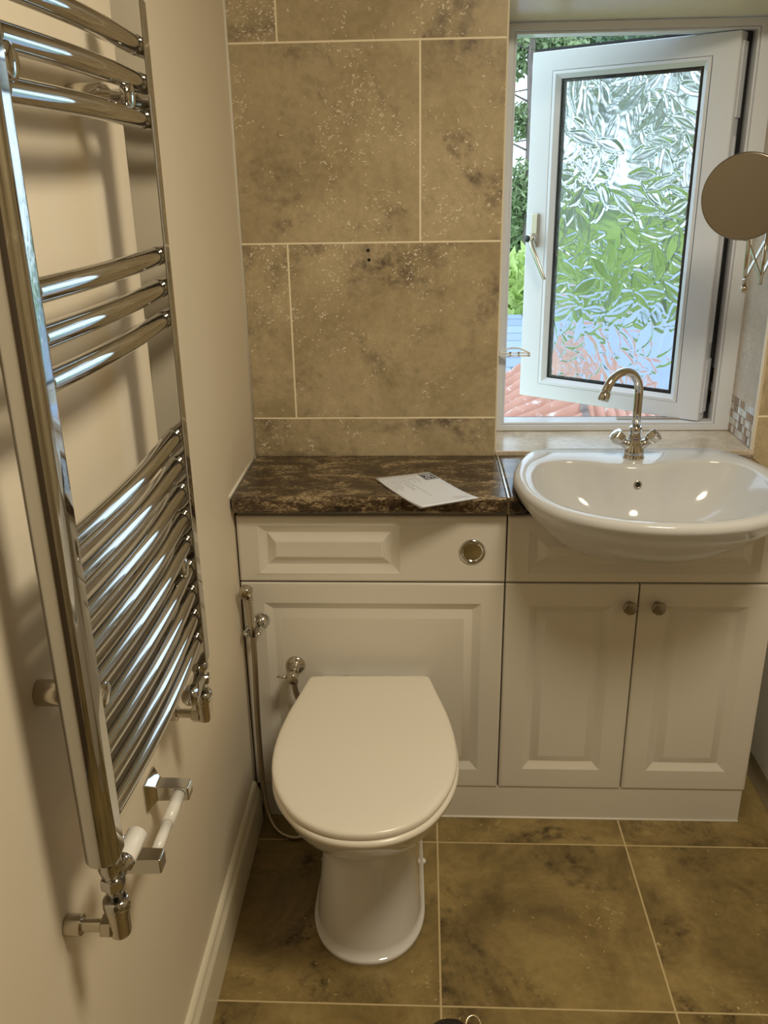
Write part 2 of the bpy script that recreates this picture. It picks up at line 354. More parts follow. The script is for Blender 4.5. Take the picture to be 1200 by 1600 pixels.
# sash: built in its own frame, x from hinge towards free edge, y outwards
H = Vector((1.134, .462, .900)); Lf = Vector((.703, .776, .900)); SW = (Lf - H).length; SH = .905
ang = math.atan2(Lf.y - H.y, Lf.x - H.x)
sash = bpy.data.objects.new('sash', None); COL.objects.link(sash); sash.parent = wo; sash.matrix_parent_inverse = Matrix()
sash.location = H; sash.rotation_euler = (0, 0, ang)
# local +x towards the free edge; local -y points outwards
def sb(mb_, name, mats, **kw):
    o = mb_.build(name, mats, **kw); o.parent = sash; o.matrix_parent_inverse = Matrix(); return o
ST, RB, RTp = .082, .060, .066
s1 = MB(); rect_frame(s1, 0, SW, 0, SH, ST - .02, SW - ST + .02, RB - .018, SH - RTp + .018, 0, -.055)
sb(s1, 'sash_frame', M['upvc'], bevel=.003)
bd = MB()
o4 = [(ST - .02, RB - .018), (SW - ST + .02, RB - .018), (SW - ST + .02, SH - RTp + .018), (ST - .02, SH - RTp + .018)]
i4 = [(ST, RB), (SW - ST, RB), (SW - ST, SH - RTp), (ST, SH - RTp)]
c4 = [(o[0] * .6 + i[0] * .4, o[1] * .6 + i[1] * .4) for o, i in zip(o4, i4)]
rg = [[(x, .0, z) for x, z in o4], [(x, .001, z) for x, z in c4], [(x, -.010, z) for x, z in i4], [(x, -.026, z) for x, z in i4], [(x, -.026, z) for x, z in o4]]
bd.loft(rg, False, False, smooth=False); sb(bd, 'glazing_bead', M['upvc'])
gk = MB(); rect_frame(gk, -.006, SW + .012, -.004, SH + .012, .01, SW - .01, .01, SH - .01, -.040, -.062); sb(gk, 'gasket', M['rubber'])
gk2 = MB(); rect_frame(gk2, ST - .001, SW - ST + .001, RB - .001, SH - RTp + .001, ST + .004, SW - ST - .004, RB + .003, SH - RTp - .003, -.011, -.013); sb(gk2, 'glazing_seal', M['rubber'])
sp = MB(); rect_frame(sp, ST - .001, SW - ST + .001, RB - .001, SH - RTp + .001, ST + .010, SW - ST - .010, RB + .008, SH - RTp - .008, -.019, -.024); sb(sp, 'spacer_bar', M['rubber'])
# hinge-side edge furniture
hf = MB(); hf.box((-.004, -.045, .02), (0, -.012, .16)); hf.box((-.004, -.045, SH - .18), (0, -.012, SH - .02)); hf.box((-.003, -.034, .2), (0, -.022, SH - .22)); sb(hf, 'hinge_strip', M['upvc'], bevel=.001)
# leaf-relief glass: real relief on the outer face
gx0, gx1, gz0, gz1 = ST - .012, SW - ST + .012, RB - .012, SH - RTp + .012
nx, nz_ = 300, 560
X, Z = np.meshgrid(np.linspace(gx0, gx1, nx), np.linspace(gz0, gz1, nz_)); Hh = np.zeros_like(X)
prio = np.full_like(X, -1.)
for q in range(330):
    cx_, cz_ = rng.uniform(gx0, gx1), rng.uniform(gz0, gz1); an = rng.normal(math.pi / 2, 1.0); L_ = rng.uniform(.036, .056); w_ = L_ * rng.uniform(.28, .40)
    dx, dz = X - cx_, Z - cz_; u_ = (dx * math.cos(an) + dz * math.sin(an)) / L_; v_ = (-dx * math.sin(an) + dz * math.cos(an)) / w_
    u_w = u_; prof_ = np.clip(1 - np.abs(u_w) ** 1.7, 0, 1) ; e_ = prof_ - np.abs(v_ + .25 * u_w ** 2 - .1)
    hh = np.clip(e_ * 3.2, 0, 1); mid = 1 - .22 * np.exp(-(v_ / .07) ** 2) * (prof_ > 0)
    tilt = .62 + rng.uniform(-.25, .25) * v_ + rng.uniform(-.2, .2) * u_
    msk = e_ > 0; Hh = np.where(msk, hh ** .7 * mid * tilt * .0031, Hh)
for q in range(10):
    kx, kz, ph = rng.normal(0, 260), rng.normal(0, 260), rng.uniform(0, 6.3); Hh += .00002 * np.sin(kx * X + kz * Z + ph)
kern = lambda A: (A + np.roll(A, 1, 0) + np.roll(A, -1, 0) + np.roll(A, 1, 1) + np.roll(A, -1, 1)) / 5
for _ in range(5): Hh = kern(Hh)
Hh[0, :] = Hh[-1, :] = 0; Hh[:, 0] = Hh[:, -1] = 0
vs = np.stack([X.ravel(), (-.0165 - Hh).ravel(), Z.ravel()], 1).tolist()
idx = np.arange(nx * nz_).reshape(nz_, nx); q4 = np.stack([idx[:-1, :-1], idx[1:, :-1], idx[1:, 1:], idx[:-1, 1:]], -1).reshape(-1, 4).tolist()
me = bpy.data.meshes.new('pane'); nb = len(vs)
bk = [(gx0, -.0125, gz0), (gx1, -.0125, gz0), (gx1, -.0125, gz1), (gx0, -.0125, gz1)]
faces = q4 + [[nb, nb + 1, nb + 2, nb + 3]]
faces += [idx[0, :].tolist() + [nb + 1, nb], idx[-1, ::-1].tolist() + [nb + 3, nb + 2], idx[::-1, 0].tolist() + [nb, nb + 3], idx[:, -1].tolist() + [nb + 2, nb + 1]]
me.from_pydata(vs + bk, [], faces); me.materials.append(M['glass'])
smf = [True] * len(q4) + [False] * 5; me.polygons.foreach_set('use_smooth', smf); me.update()
bm = bmesh.new(); bm.from_mesh(me); bmesh.ops.recalc_face_normals(bm, faces=bm.faces); bm.to_mesh(me); bm.free()
pane = bpy.data.objects.new('pane', me); COL.objects.link(pane); pane.parent = sash; pane['label'] = 'obscured glass pressed with a leaf pattern'
# handle on the free stile
hx = SW - .032; hz = .455
hd = MB(); hd.box((hx - .011, 0, hz - .035), (hx + .011, .012, hz + .055))
hd.lathe((hx, .010, hz - .01), (0, 1, 0), [(0, .014), (.018, .0135), (.024, .010)], 20)
hd.tube([(hx, .026, hz - .012), (hx - .012, .034, hz - .035), (hx - .035, .038, hz - .075), (hx - .055, .038, hz - .115)], [.0085, .008, .0075, .006], 12)
sb(hd, 'handle', M['chrome_dull'], bevel=.003)
kh = MB(); kh.lathe((hx + .004, .026, hz - .01), (.5, 1, 0), [(0, .009), (.010, .009), (.011, 0)], 16); sb(kh, 'lock_button', M['rubber'])

# ---------------------------------------------------------------- cabinets
def ringpanel(rects, back, name, m_, parent, sm=False):
    mb_ = MB(); rings = [[(x0, y, z0), (x1, y, z0), (x1, y, z1), (x0, y, z1)] for x0, x1, z0, z1, y in rects]
    first = rects[0]; rings = [[(x0, back, z0), (x1, back, z0), (x1, back, z1), (x0, back, z1)] for x0, x1, z0, z1, _ in (first,)] + rings
    mb_.loft(rings, True, True, smooth=False); return mb_.build(name, m_, parent, bevel=.0016, seg=3)
def front(x0, x1, z0, z1, name, parent, rec=None, ins=.052):
    r = [(x0, x1, z0, z1, .004), (x0 + .0015, x1 - .0015, z0 + .0015, z1 - .0015, .0015), (x0 + .005, x1 - .005, z0 + .005, z1 - .005, 0), (x0 + .009, x1 - .009, z0 + .009, z1 - .009, 0)]
    a0, a1, c0, c1 = rec if rec else (x0 + ins, x1 - ins, z0 + ins, z1 - ins)
    for d_, y in ((0, 0), (.002, .0015), (.018, .0105), (.021, .0105), (.038, .0014), (.041, .0004)):
        if min(a1 - a0, c1 - c0) > 2 * d_ + .01: r.append((a0 + d_, a1 - d_, c0 + d_, c1 - d_, y))
    return ringpanel(r, .018, name, M['vinyl'], parent)
X0, X1, X2, X3 = .004, .6033, .9033, 1.2033
wc = thing('toilet_cabinet', (.3, .15, 0), 'white cabinet boxing in the cistern behind the toilet, under the granite-look worktop', 'cabinet')
mb = MB(); mb.box((X0 + .001, .0185, .098), (X1 - .001, D - .001, .828)); mb.build('body', M['carcass'], wc)
fp = front(X0, X1 - .0015, .6535, .812, 'flush_panel', wc, (.050, .368, .674, .790)); 
front(X0, X1 - .0015, .095, .6495, 'access_panel', wc, ins=.05)
fb = MB(); fb.lathe((.528, 0, .728), (0, -1, 0), [(-.002, .030), (.002, .0295), (.004, .027), (.004, .0215), (-.001, .0205)], 40); fb.build('button_ring', M['chrome'], fp)
fc = MB(); fc.lathe((.528, 0, .728), (0, -1, 0), [(.0005, .0203), (0, .0195), (-.006, .0175), (-.0105, .012), (-.012, .005), (-.0122, 0)], 40); fc.build('flush_button', M['chrome'], fp)
bu = thing('basin_cabinet', (.9, .15, 0), 'white double-door cabinet beneath the wash basin, with two dark metal knobs', 'cabinet')
mb = MB(); mb.box((X1 + .001, .0185, .098), (X3, D - .001, .69)); mb.box((X1 + .001, .0185, .69), (X1 + .017, D - .001, .828)); mb.box((X3 - .016, .0185, .69), (X3, D - .001, .828)); mb.build('body', M['carcass'], bu)
front(X1 + .0015, X3, .6535, .812, 'top_panel', bu, (X1 + .049, X3 - .042, .676, .778))
for a0, a1, kx in ((X1 + .0015, X2 - .0013, .881), (X2 + .0013, X3, .944)):
    dd = front(a0, a1, .095, .6495, 'door', bu, ins=.054)
    kb = MB(); kb.lathe((kx, 0, .600), (0, -1, 0), [(0, .009), (.003, .0095), (.006, .0065), (.012, .0065), (.015, .014), (.020, .0165), (.024, .0155), (.0265, .0115), (.0265, 0)], 9, smooth=False); kb.build('knob', M['dark_knob'], dd, bevel=.0008)
mb = MB(); mb.box((X0 + .016, .004, 0), (X3 - .004, .020, .094)); mb.build('plinth', M['vinyl'], None, bevel=.001)
pl = bpy.data.objects['plinth']; tag(pl, 'white plinth board along the floor below both cabinets', 'plinth')
sl = MB(); sl.tube([(X0 + .016, .0035, .001), (X3 - .004, .0035, .001)], .003, 8); sl.build('sealant_bead', M['sealant'], pl)

# worktops
def worktop(pts, name, label, low=None):
    mb_ = MB(); n = len(pts); zt, zb = .866, .829
    mb_.loft([[(x, y, zb) for x, y in (low or pts)], [(x, y, zt) for x, y in pts]], smooth=False)
    o = mb_.build(name, M['laminate'], None, bevel=.007, seg=4); return tag(o, label, 'worktop')
worktop([(.0035, -.03), (.6010, -.03), (.6010, D - .003), (.0035, D - .003)], 'worktop', 'brown granite-look worktop above the toilet, with papers on it')
outer_half = [(0, .236), (.10, .236), (.185, .232), (.226, .214), (.262, .13), (.284, .04), (.285, -.03), (.268, -.115), (.225, -.190), (.155, -.243), (.08, -.271), (0, -.280)]
inner_half = [(0, .090), (.05, .098), (.10, .120), (.155, .131), (.212, .112), (.240, .052), (.247, -.03), (.237, -.10), (.202, -.165), (.145, -.212), (.075, -.239), (0, -.248)]
def by_angle(half, c, n=120):
    o = half_closed(half, 10); P = np.array([(p.x - c[0], p.y - c[1]) for p in o]); a = np.unwrap(np.arctan2(P[:, 1], P[:, 0])); r = np.hypot(P[:, 0], P[:, 1])
    a2 = a - 2 * math.pi * np.floor(a / (2 * math.pi)); s_ = np.argsort(a2); a2, r = a2[s_], r[s_]
    th = np.linspace(0, 2 * math.pi, n, endpoint=False); rr_ = np.interp(th, np.concatenate([a2 - 2 * math.pi, a2, a2 + 2 * math.pi]), np.concatenate([r, r, r]))
    return np.stack([rr_ * np.cos(th) + c[0], rr_ * np.sin(th) + c[1]], 1)
BC = np.array([.9, 0.]); OO = by_angle(outer_half, (0, 0)) + BC; II = by_angle(inner_half, (0, 0)) + BC
cut = [tuple(p) for p in (OO - BC) * .985 + BC]
left_i = min(range(len(cut)), key=lambda i: abs(cut[i][1] + .0) + (0 if cut[i][0] < .9 else 9)); 
arc = sorted([p for p in cut if p[1] > -.02], key=lambda p: -math.atan2(p[1] + .02, p[0] - .9))
def cutout(arc): return [(.6016, -.03), (arc[0][0] - .001, -.03)] + arc + [(arc[-1][0] + .001, -.03), (X3 + .01, -.03), (X3 + .01, D - .003), (.6016, D - .003)]
arc2 = [(.9 + (x - .9) * .905, y * .93 - .002) for x, y in arc]
worktop(cutout(arc), 'worktop', 'narrow brown granite-look worktop around the wash basin', cutout(arc2))
js = MB(); js.box((.5985, -.0305, .8285), (.6030, D - .004, .8668)); js = js.build('joint_strip', M['chrome_dull'], bpy.data.objects['worktop'], bevel=.0004)

# ---------------------------------------------------------------- basin
bs = MB(); rings = []
def ring(P, s_, z, c=BC): Q = (P - c) * s_ + c; return [(x, y, z) for x, y in Q]
def ring2(sx, sy, z): return [(.9 + (x - .9) * sx, .03 + (y - .03) * sy, z) for x, y in OO]
UND = [(.03, .03, .7195), (.2, .15, .722), (.46, .35, .737), (.62, .50, .757), (.74, .62, .782), (.83, .735, .81), (.91, .85, .838), (.965, .94, .860), (.99, .98, .876)]
for q in UND + [(.999, .998, .883), (1., 1., .888), (.997, .997, .8945)]: rings.append(ring2(*q))
for f_, z in ((.08, .8995), (.5, .9005), (.90, .8985), (.97, .8965), (1., .8925)): rings.append([(x, y, z) for x, y in (OO * .99 + BC * .01) * (1 - f_) + II * f_])
ic = np.array([.9, -.05])
for s_, z in ((.985, .884), (.955, .869), (.91, .848), (.84, .822), (.73, .796), (.58, .776), (.38, .765), (.10, .760)): rings.append(ring(II, s_, z, ic))
bs.loft(rings, True, True)
basin = bs.build('wash_basin', M['basin']); tag(basin, 'white semi-recessed wash basin below the window', 'basin')
ov = MB(); ov.lathe((.897, .0775, .8585), (0, -1, .25), [(-.012, .0075), (.0012, .0088), (.002, .0080), (.002, .0060), (-.006, .0055)], 24); ov.build('overflow_ring', M['chrome_dull'], basin)
ov = MB(); ov.lathe((.897, .0778, .8585), (0, -1, .25), [(-.002, .0058), (.0012, .0057)], 20); ov.build('overflow_hole', M['dark'], basin)
dn = MB(); dn.lathe((.9, -.05, .7595), (0, 0, 1), [(0, .021), (.003, .02), (.0035, .014), (.001, .012)], 28); dn.build('waste', M['chrome'], basin)

# the panel and the basin meet: cut the basin's outer shape out of the panel
cutm = MB(); cr = []
for sx, sy, z in UND[:-1]: cr.append(ring2(sx * 1.004, sy * 1.004, z - .0006))
cutm.loft(cr, True, True, smooth=False); carve(bpy.data.objects['top_panel'], cutm)
cutm = MB(); cutm.lathe((.528, 0, .728), (0, 1, 0), [(-.01, .0205), (.03, .0205)], 40); carve(bpy.data.objects['flush_panel'], cutm)

# tap
tp = thing('basin_tap', (.899, .150, .900), 'chrome swan-neck mixer tap on the back of the wash basin', 'tap')
tx, ty_ = .899, .150
b_ = MB(); b_.lathe((tx, ty_, .8995), (0, 0, 1), [(0, .0245), (.003, .0245), (.005, .0225), (.012, .0235), (.022, .021), (.034, .0165), (.046, .0145), (.056, .0138), (.060, .0125)], 36)
for sx in (-1, 1): b_.tube([(tx, ty_, .917), (tx + sx * .020, ty_ - .003, .932), (tx + sx * .030, ty_ - .005, .941)], [.012, .0105, .0095], 20)
b_.build('tap_body', M['chrome'], tp)
pt = MB(); pt.add([(tx - .008, ty_ - .0135, .958), (tx + .008, ty_ - .0135, .958), (tx + .009, ty_ - .0165, .934), (tx, ty_ - .020, .918), (tx - .009, ty_ - .0165, .934),
                   (tx - .008, ty_ - .005, .958), (tx + .008, ty_ - .005, .958), (tx + .009, ty_ - .007, .934), (tx, ty_ - .010, .918), (tx - .009, ty_ - .007, .934)],
                  [(0, 1, 2, 3, 4), (9, 8, 7, 6, 5), (0, 5, 6, 1), (1, 6, 7, 2), (2, 7, 8, 3), (3, 8, 9, 4), (4, 9, 5, 0)])
ptc = pt.build('front_plate', M['chrome'], tp, bevel=.001)
lg = MB(); lg.add([(tx - .003, ty_ - .0146, .9495), (tx + .003, ty_ - .0146, .9495), (tx, ty_ - .0140, .9545), (tx - .003, ty_ - .0138, .9495), (tx + .003, ty_ - .0138, .9495), (tx, ty_ - .0132, .9545)], [(0, 1, 2), (5, 4, 3), (0, 3, 4, 1), (1, 4, 5, 2), (2, 5, 3, 0)])
lg.box((tx - .0045, ty_ - .0156, .9445), (tx + .0045, ty_ - .0145, .9465)); lg.build('emblem', M['blue'], ptc)
for sx in (-1, 1):
    ax = Vector((sx * .74, -.15, .66)).normalized(); bp = Vector((tx + sx * .027, ty_ - .0045, .9385))
    kn = MB(); kn.lathe(bp, ax, [(0, .0105), (.004, .013), (.010, .0168), (.024, .0185), (.029, .0165), (.0315, .010), (.0325, 0)], 6, smooth=False, rot=.3)
    ko = kn.build('tap_handle', M['chrome'], tp, bevel=.002, seg=3)
cl = MB(); cl.lathe((tx, ty_, .9590), (0, 0, 1), [(0, .0135), (.002, .0142), (.012, .0142), (.014, .0125)], 32); cl.build('collar', M['chrome'], tp)
dv = Vector((-.80, -.60, 0)); Rr = .056; zt_ = 1.048
path = [Vector((tx, ty_, .965)), Vector((tx, ty_, 1.0)), Vector((tx, ty_, 1.03))] + [Vector((tx, ty_, zt_)) + dv * (Rr * (1 - math.cos(a))) + Vector((0, 0, Rr * math.sin(a))) for a in np.linspace(0, math.pi * .9, 26)]
sp_ = MB(); sp_.tube(path, .0095, 24); spo = sp_.build('spout', M['chrome'], tp)
e_ = path[-1]; dd_ = (path[-1] - path[-2]).normalized()
ae = MB(); ae.lathe(e_ - dd_ * .002, dd_, [(0, .0098), (.001, .0118), (.019, .0118), (.020, .0105), (.018, .009), (.018, 0)], 28); ae.build('aerator', M['chrome'], spo)

# ---------------------------------------------------------------- toilet
TX = .303
wcp = thing('toilet', (TX, -.3, 0), 'white back-to-wall toilet with its lid closed', 'toilet')
def pan_ring(hw, yb, yf, z, n=40, hb=None):
    hb = hb or hw; ym = yf + (hw) * 1.25; ym = min(ym, yb - .02); out = []
    half = []
    for i in range(n // 2 + 1):
        a = math.pi / 2 * i / (n // 2); half.append((hw * math.sin(a) ** .92, ym - (ym - yf) * math.cos(a) ** .95))
    # towards the back
    for f_ in (.25, .5, .75, .93): half.append((hw + (hb - hw) * f_ ** 1.2, ym + (yb - ym) * f_))
    half.append((hb - .012, yb)); half.append((hb * .5, yb))
    pts = [(TX + x, y, z) for x, y in half] + [(TX, yb, z)] + [(TX - x, y, z) for x, y in half[:0:-1]]
    return pts
pn = MB(); PR = [(.120, -.450, 0, .112), (.1205, -.451, .010, .112), (.1185, -.448, .0125, .11), (.1135, -.440, .015, .11), (.112, -.437, .03, .108), (.107, -.428, .08, .105), (.101, -.412, .14, .105), (.098, -.400, .19, .11), (.101, -.402, .225, .12), (.113, -.425, .255, .13), (.134, -.462, .285, .14),
      (.155, -.500, .32, .15), (.170, -.528, .355, .138), (.179, -.546, .385, .134), (.184, -.556, .402, .132), (.183, -.555, .407, .131), (.176, -.547, .409, .128)]
pn.loft([pan_ring(hw, -.001, yf, z, hb=hb) for hw, yf, z, hb in PR]); pan = pn.build('pan', M['ceramic'], wcp)
for sx in (-1, 1):
    sc_ = MB(); sc_.lathe((TX + sx * .116, -.155, .0), (0, 0, 1), [(0, .008), (.004, .0075), (.008, .006), (.0095, 0)], 16); sc_.build('screw_cap', M['white_plastic'], pan)
lid_half = [(0, -.048), (.10, -.049), (.130, -.051), (.1385, -.062), (.152, -.12), (.172, -.21), (.1825, -.30), (.179, -.385), (.158, -.458), (.118, -.522), (.062, -.560), (0, -.571)]
LO = [Vector((p.x, p.y, 0)) for p in half_closed(lid_half, 8)]
def lidring(s_, z, rot=math.radians(1.5), dx=0., dy=0.):
    c_ = Vector((0, -.31, 0)); o = []
    for p in LO:
        q = (p - c_); L2 = max(q.length, 1e-6); q = q * ((L2 + s_) / L2); q.rotate(Matrix.Rotation(rot, 3, 'Z')); q += c_; o.append((TX + q.x + dx, q.y + dy, z))
    return o
st_ = MB(); st_.loft([lidring(-.006, .4095, .018, .003, -.004), lidring(0, .412, .018, .003, -.004), lidring(.001, .419, .018, .003, -.004), lidring(-.002, .4245, .018, .003, -.004), lidring(-.02, .425, .018, .003, -.004)]); st_.build('seat', M['lid'], wcp)
ld = MB(); ld.loft([lidring(-.012, .4265), lidring(-.001, .4275), lidring(0, .430), lidring(0, .436), lidring(-.002, .4395), lidring(-.006, .4415), lidring(-.014, .4425), lidring(-.05, .4432), lidring(-.10, .4435)]); ld.build('lid', M['lid'], wcp)
for sx in (-1, 1):
    hg = MB(); hg.lathe((TX + .008 + sx * .07, -.040, .409), (0, 0, 1), [(0, .014), (.016, .014), (.018, .012)], 20); hg.build('hinge', M['chrome'], wcp)

# ---------------------------------------------------------------- bidet spray
HX, HY, HZ = .0315, 0, .545
ho = thing('spray_holder', (HX, 0, HZ), 'chrome wall bracket clasping the hand spray beside the toilet', 'bracket')
mb = MB(); mb.lathe((HX + .016, 0, HZ + .010), (0, -1, 0), [(0, .0185), (.004, .0185), (.008, .012), (.02, .008)], 24); mb.build('rose', M['chrome'], ho)
mb = MB(); 
for sg in (-1, 1): mb.tube([(HX + .008, -.012, HZ + .004), (HX + sg * .016 + .002, -.024, HZ + .001), (HX + sg * .017, -.040, HZ - .002), (HX + sg * .012, -.052, HZ - .003)], [.006, .0055, .005, .004], 12)
mb.build('clasp', M['chrome'], ho)
bd_ = thing('bidet_spray', (HX, -.035, 0), 'chrome hand spray with a ribbed steel hose, hanging left of the toilet', 'hand spray')
mb = MB(); mb.tube([(HX, -.036, HZ - .012), (HX - .0005, -.036, HZ + .02), (HX - .003, -.036, HZ + .07), (HX - .005, -.036, HZ + .092), (HX - .007, -.044, HZ + .104)], [.0085, .0095, .0098, .0105, .0115], 20); hb_ = mb.build('hand_piece', M['chrome_dull'], bd_)
mb = MB(); mb.lathe((HX - .0065, -.030, HZ + .104), (-.05, -1, -.12), [(0, .010), (.006, .0145), (.022, .0150), (.026, .0135), (.026, .0)], 28); mb.build('spray_head', M['chrome_dull'], hb_)
mb = MB(); mb.lathe((HX - .0078, -.0555, HZ + .101), (-.05, -1, -.12), [(0, .0075), (.002, .007), (.0025, 0)], 16); mb.build('nozzle', M['rose'], hb_)
mb = MB(); mb.box((HX + .004, -.052, HZ + .02), (HX + .010, -.046, HZ + .085)); mb.build('trigger', M['chrome'], hb_, bevel=.0015)
hp = spline([(HX, -.036, HZ - .010), (.0305, -.036, .45), (.0275, -.036, .34), (.0265, -.037, .23), (.0285, -.040, .13), (.036, -.050, .06), (.060, -.072, .018), (.100, -.090, .009), (.140, -.080, .009), (.165, -.050, .012), (.176, -.022, .05), (.172, -.019, .16), (.150, -.021, .27), (.130, -.024, .34), (.1205, -.030, .385), (.1195, -.034, .407)], 60, False)
rad = []; acc = 0; pts = []
# resample evenly, ribbed radius
dist = [0]; 
for a, b in zip(hp[:-1], hp[1:]): dist.append(dist[-1] + (b - a).length)
N = int(dist[-1] / .0016); hpa = np.array(hp); ds_ = np.linspace(0, dist[-1], N); pts = np.stack([np.interp(ds_, dist, hpa[:, k]) for k in range(3)], 1)
rad = [.0068 if (i % 3) else .0050 for i in range(N)]
mb = MB(); mb.tube([tuple(p) for p in pts], rad, 10); mb.build('hose', M['hose'], bd_)
av = thing('angle_valve', (.119, 0, .435), 'round chrome stop valve with a small pin lever, on the panel behind the toilet', 'valve')
mb = MB(); mb.lathe((.1195, 0, .437), (0, -1, 0), [(0, .0225), (.002, .0225), (.006, .019), (.0075, .013), (.012, .0105), (.045, .0105)], 36); mb.build('rose', M['chrome_dull'], av)
mb = MB(); mb.lathe((.1195, -.040, .437), (0, -1, 0), [(0, .0105), (.001, .0125), (.026, .0125), (.028, .011), (.028, 0)], 32); hh_ = mb.build('valve_head', M['chrome_dull'], av)
mb = MB(); mb.tube([(.110, -.056, .437), (.084, -.056, .438)], .0026, 12); mb.build('lever', M['chrome_dull'], hh_)
mb = MB(); mb.lathe((.1195, -.034, .434), (0, 0, -1), [(0, .008), (.012, .008), (.013, .0092), (.024, .0092), (.026, .007)], 20); mb.build('outlet', M['chrome_dull'], av)

# ---------------------------------------------------------------- towel radiator
rd = thing('towel_radiator', (.07, -.8, .69), 'tall chrome ladder towel radiator on the magnolia wall', 'radiator')
xa, xb = .041, .079; yf_, yn_ = -.600, -1.001; zb_, zt2 = .790, 1.712
def dprof(sign, yflat, z, s_=1.):
    xc = (xa + xb) / 2; hw = (xb - xa) / 2 * s_; pts_ = [(xc - hw, yflat, z), (xc + hw, yflat, z)]
    for i in range(13):
        a = math.pi * i / 12; pts_.append((xc + hw * math.cos(a), yflat + sign * (.017 + .020 * s_ * math.sin(a) ** .8), z))
    return pts_
for sign, yv in ((1, yf_), (-1, yn_)):
    mb = MB(); mb.loft([dprof(sign, yv, zb_ + .002, .93), dprof(sign, yv, zb_ + .006), dprof(sign, yv, zt2 - .004), dprof(sign, yv, zt2, .93)]); 
    o = mb.build('upright', M['rad_chrome'], rd, bevel=.002, seg=3)
zr = [1.662, 1.620, 1.578, 1.411, 1.369, 1.327] + [1.163 - .041 * i for i in range(9)]
for z in zr:
    mb = MB(); ps = []
    for i in range(31):
        u_ = i / 30; y = yf_ + .002 + (yn_ - yf_ - .004) * u_; ps.append((.0625 + .008 * math.sin(math.pi * u_), y, z))
    mb.tube(ps, .0122, 20); mb.build('rail', M['rad_chrome'], rd)
for yb_, z in ((-.662, 1.599), (-.983, 1.599), (-.640, .979), (-.983, .985)):
    mb = MB(); mb.lathe((0, yb_, z), (1, 0, 0), [(0, .0135), (.002, .0145), (.040, .0145), (.041, .0125), (.046, .0125), (.052, .006), (.066, .006)], 28); mb.build('wall_bracket', M['chrome_dull'], rd)
    mb = MB(); mb.lathe((.052, yb_, z), (1, 0, 0), [(0, .007), (.012, .008), (.0135, .0135), (.019, .0165), (.023, .0155), (.0255, .010), (.0262, 0)], 28); mb.build('bracket_cap', M['rad_chrome'], rd)
for yv, near in ((-.586, False), (-1.014, True)):
    cx_ = .064; bo = MB(); zq = zb_; zb_ = zb_ - (.010 if near else .004)
    bo.lathe((cx_, yv, zb_ + .016), (0, 0, -1), [(0, .013), (.012, .0132), (.020, .0142), (.028, .0125), (.032, .0105), (.046, .0105), (.050, .0098), (.066, .0098)], 28)
    bo.lathe((cx_, yv, zb_ - .019), (0, 0, -1), [(0, .0125), (.0015, .0142), (.013, .0142), (.0145, .0125)], 6, smooth=False, rot=.4)
    bo.lathe((cx_, yv, zb_ - .049), (0, 0, -1), [(0, .0120), (.002, .0150), (.012, .0155), (.014, .0140)], 24)
    bo.build('valve_neck', M['rad_chrome'], rd)
    el = MB(); el.lathe((cx_, yv, zb_ - .062), (0, 0, -1), [(0, .0145), (.006, .0145), (.010, .0128), (.036, .0128), (.041, .0115), (.043, .0)], 20)
    zz = zb_ - .092
    el.lathe((cx_ + .008, yv, zz), (-1, 0, 0), [(0, .010), (.011, .0105), (.013, .008), (.052, .0075), (.0525, .0125), (.0715, .0128)], 20); el.lathe((cx_ - .006, yv, zz), (-1, 0, 0), [(0, .0125), (.0015, .0145), (.013, .0145), (.0145, .0125)], 6, smooth=False, rot=.3); el.build('valve_elbow', M['chrome_dull'], rd, bevel=.0008)
    if near:
        hd = MB(); hd.lathe((cx_ + .002, yv + .006, .755), (.03, 1, .0), [(0, .008), (.018, .009), (.020, .0125), (.026, .0130)], 24); vb_ = hd.build('lockshield', M['rad_chrome'], rd)
        hd = MB(); hd.lathe((cx_ + .003, yv + .030, .755), (.03, 1, .0), [(0, .0115), (.003, .0125), (.046, .0128), (.047, .0118), (.043, .0105), (.043, 0)], 28); hd.build('cap', M['white_plastic'], vb_); bpy.data.objects['cap']['label'] = 'white plastic valve cap'
    else:
        hd = MB(); hd.lathe((cx_, yv - .004, zb_ - .020), (.02, -1, .06), [(0, .008), (.012, .009), (.014, .0128), (.070, .0132), (.073, .012), (.073, 0)], 28); hd.build('valve_head', M['rad_chrome'], rd)
    zb_ = zq

# ---------------------------------------------------------------- toilet roll holder
rh = thing('toilet_roll_holder', (0, -.777, .64), 'empty chrome toilet roll holder with a white roller, under the towel radiator', 'roll holder')
def sq(h, y0, z0, x): return [(x, y0 - h, z0 - h), (x, y0 + h, z0 - h), (x, y0 + h, z0 + h), (x, y0 - h, z0 + h)]
for yv in (-.703, -.853):
    zz = .636; mb = MB(); mb.loft([sq(.024, yv, zz, 0), sq(.0235, yv, zz, .004), sq(.014, yv, zz, .014), sq(.0125, yv, zz, .018), sq(.0118, yv, zz, .062), sq(.0105, yv, zz, .065)], smooth=False); mb.build('post', M['chrome'], rh, bevel=.001)
mb = MB(); mb.tube([(.050, -.716, .636), (.050, -.780, .636)], .0092, 24); mb.tube([(.050, -.780, .636), (.050, -.8415, .636)], .0078, 24); mb.build('roller', M['white_plastic'], rh); bpy.data.objects['roller']['label'] = 'white plastic sprung roller'

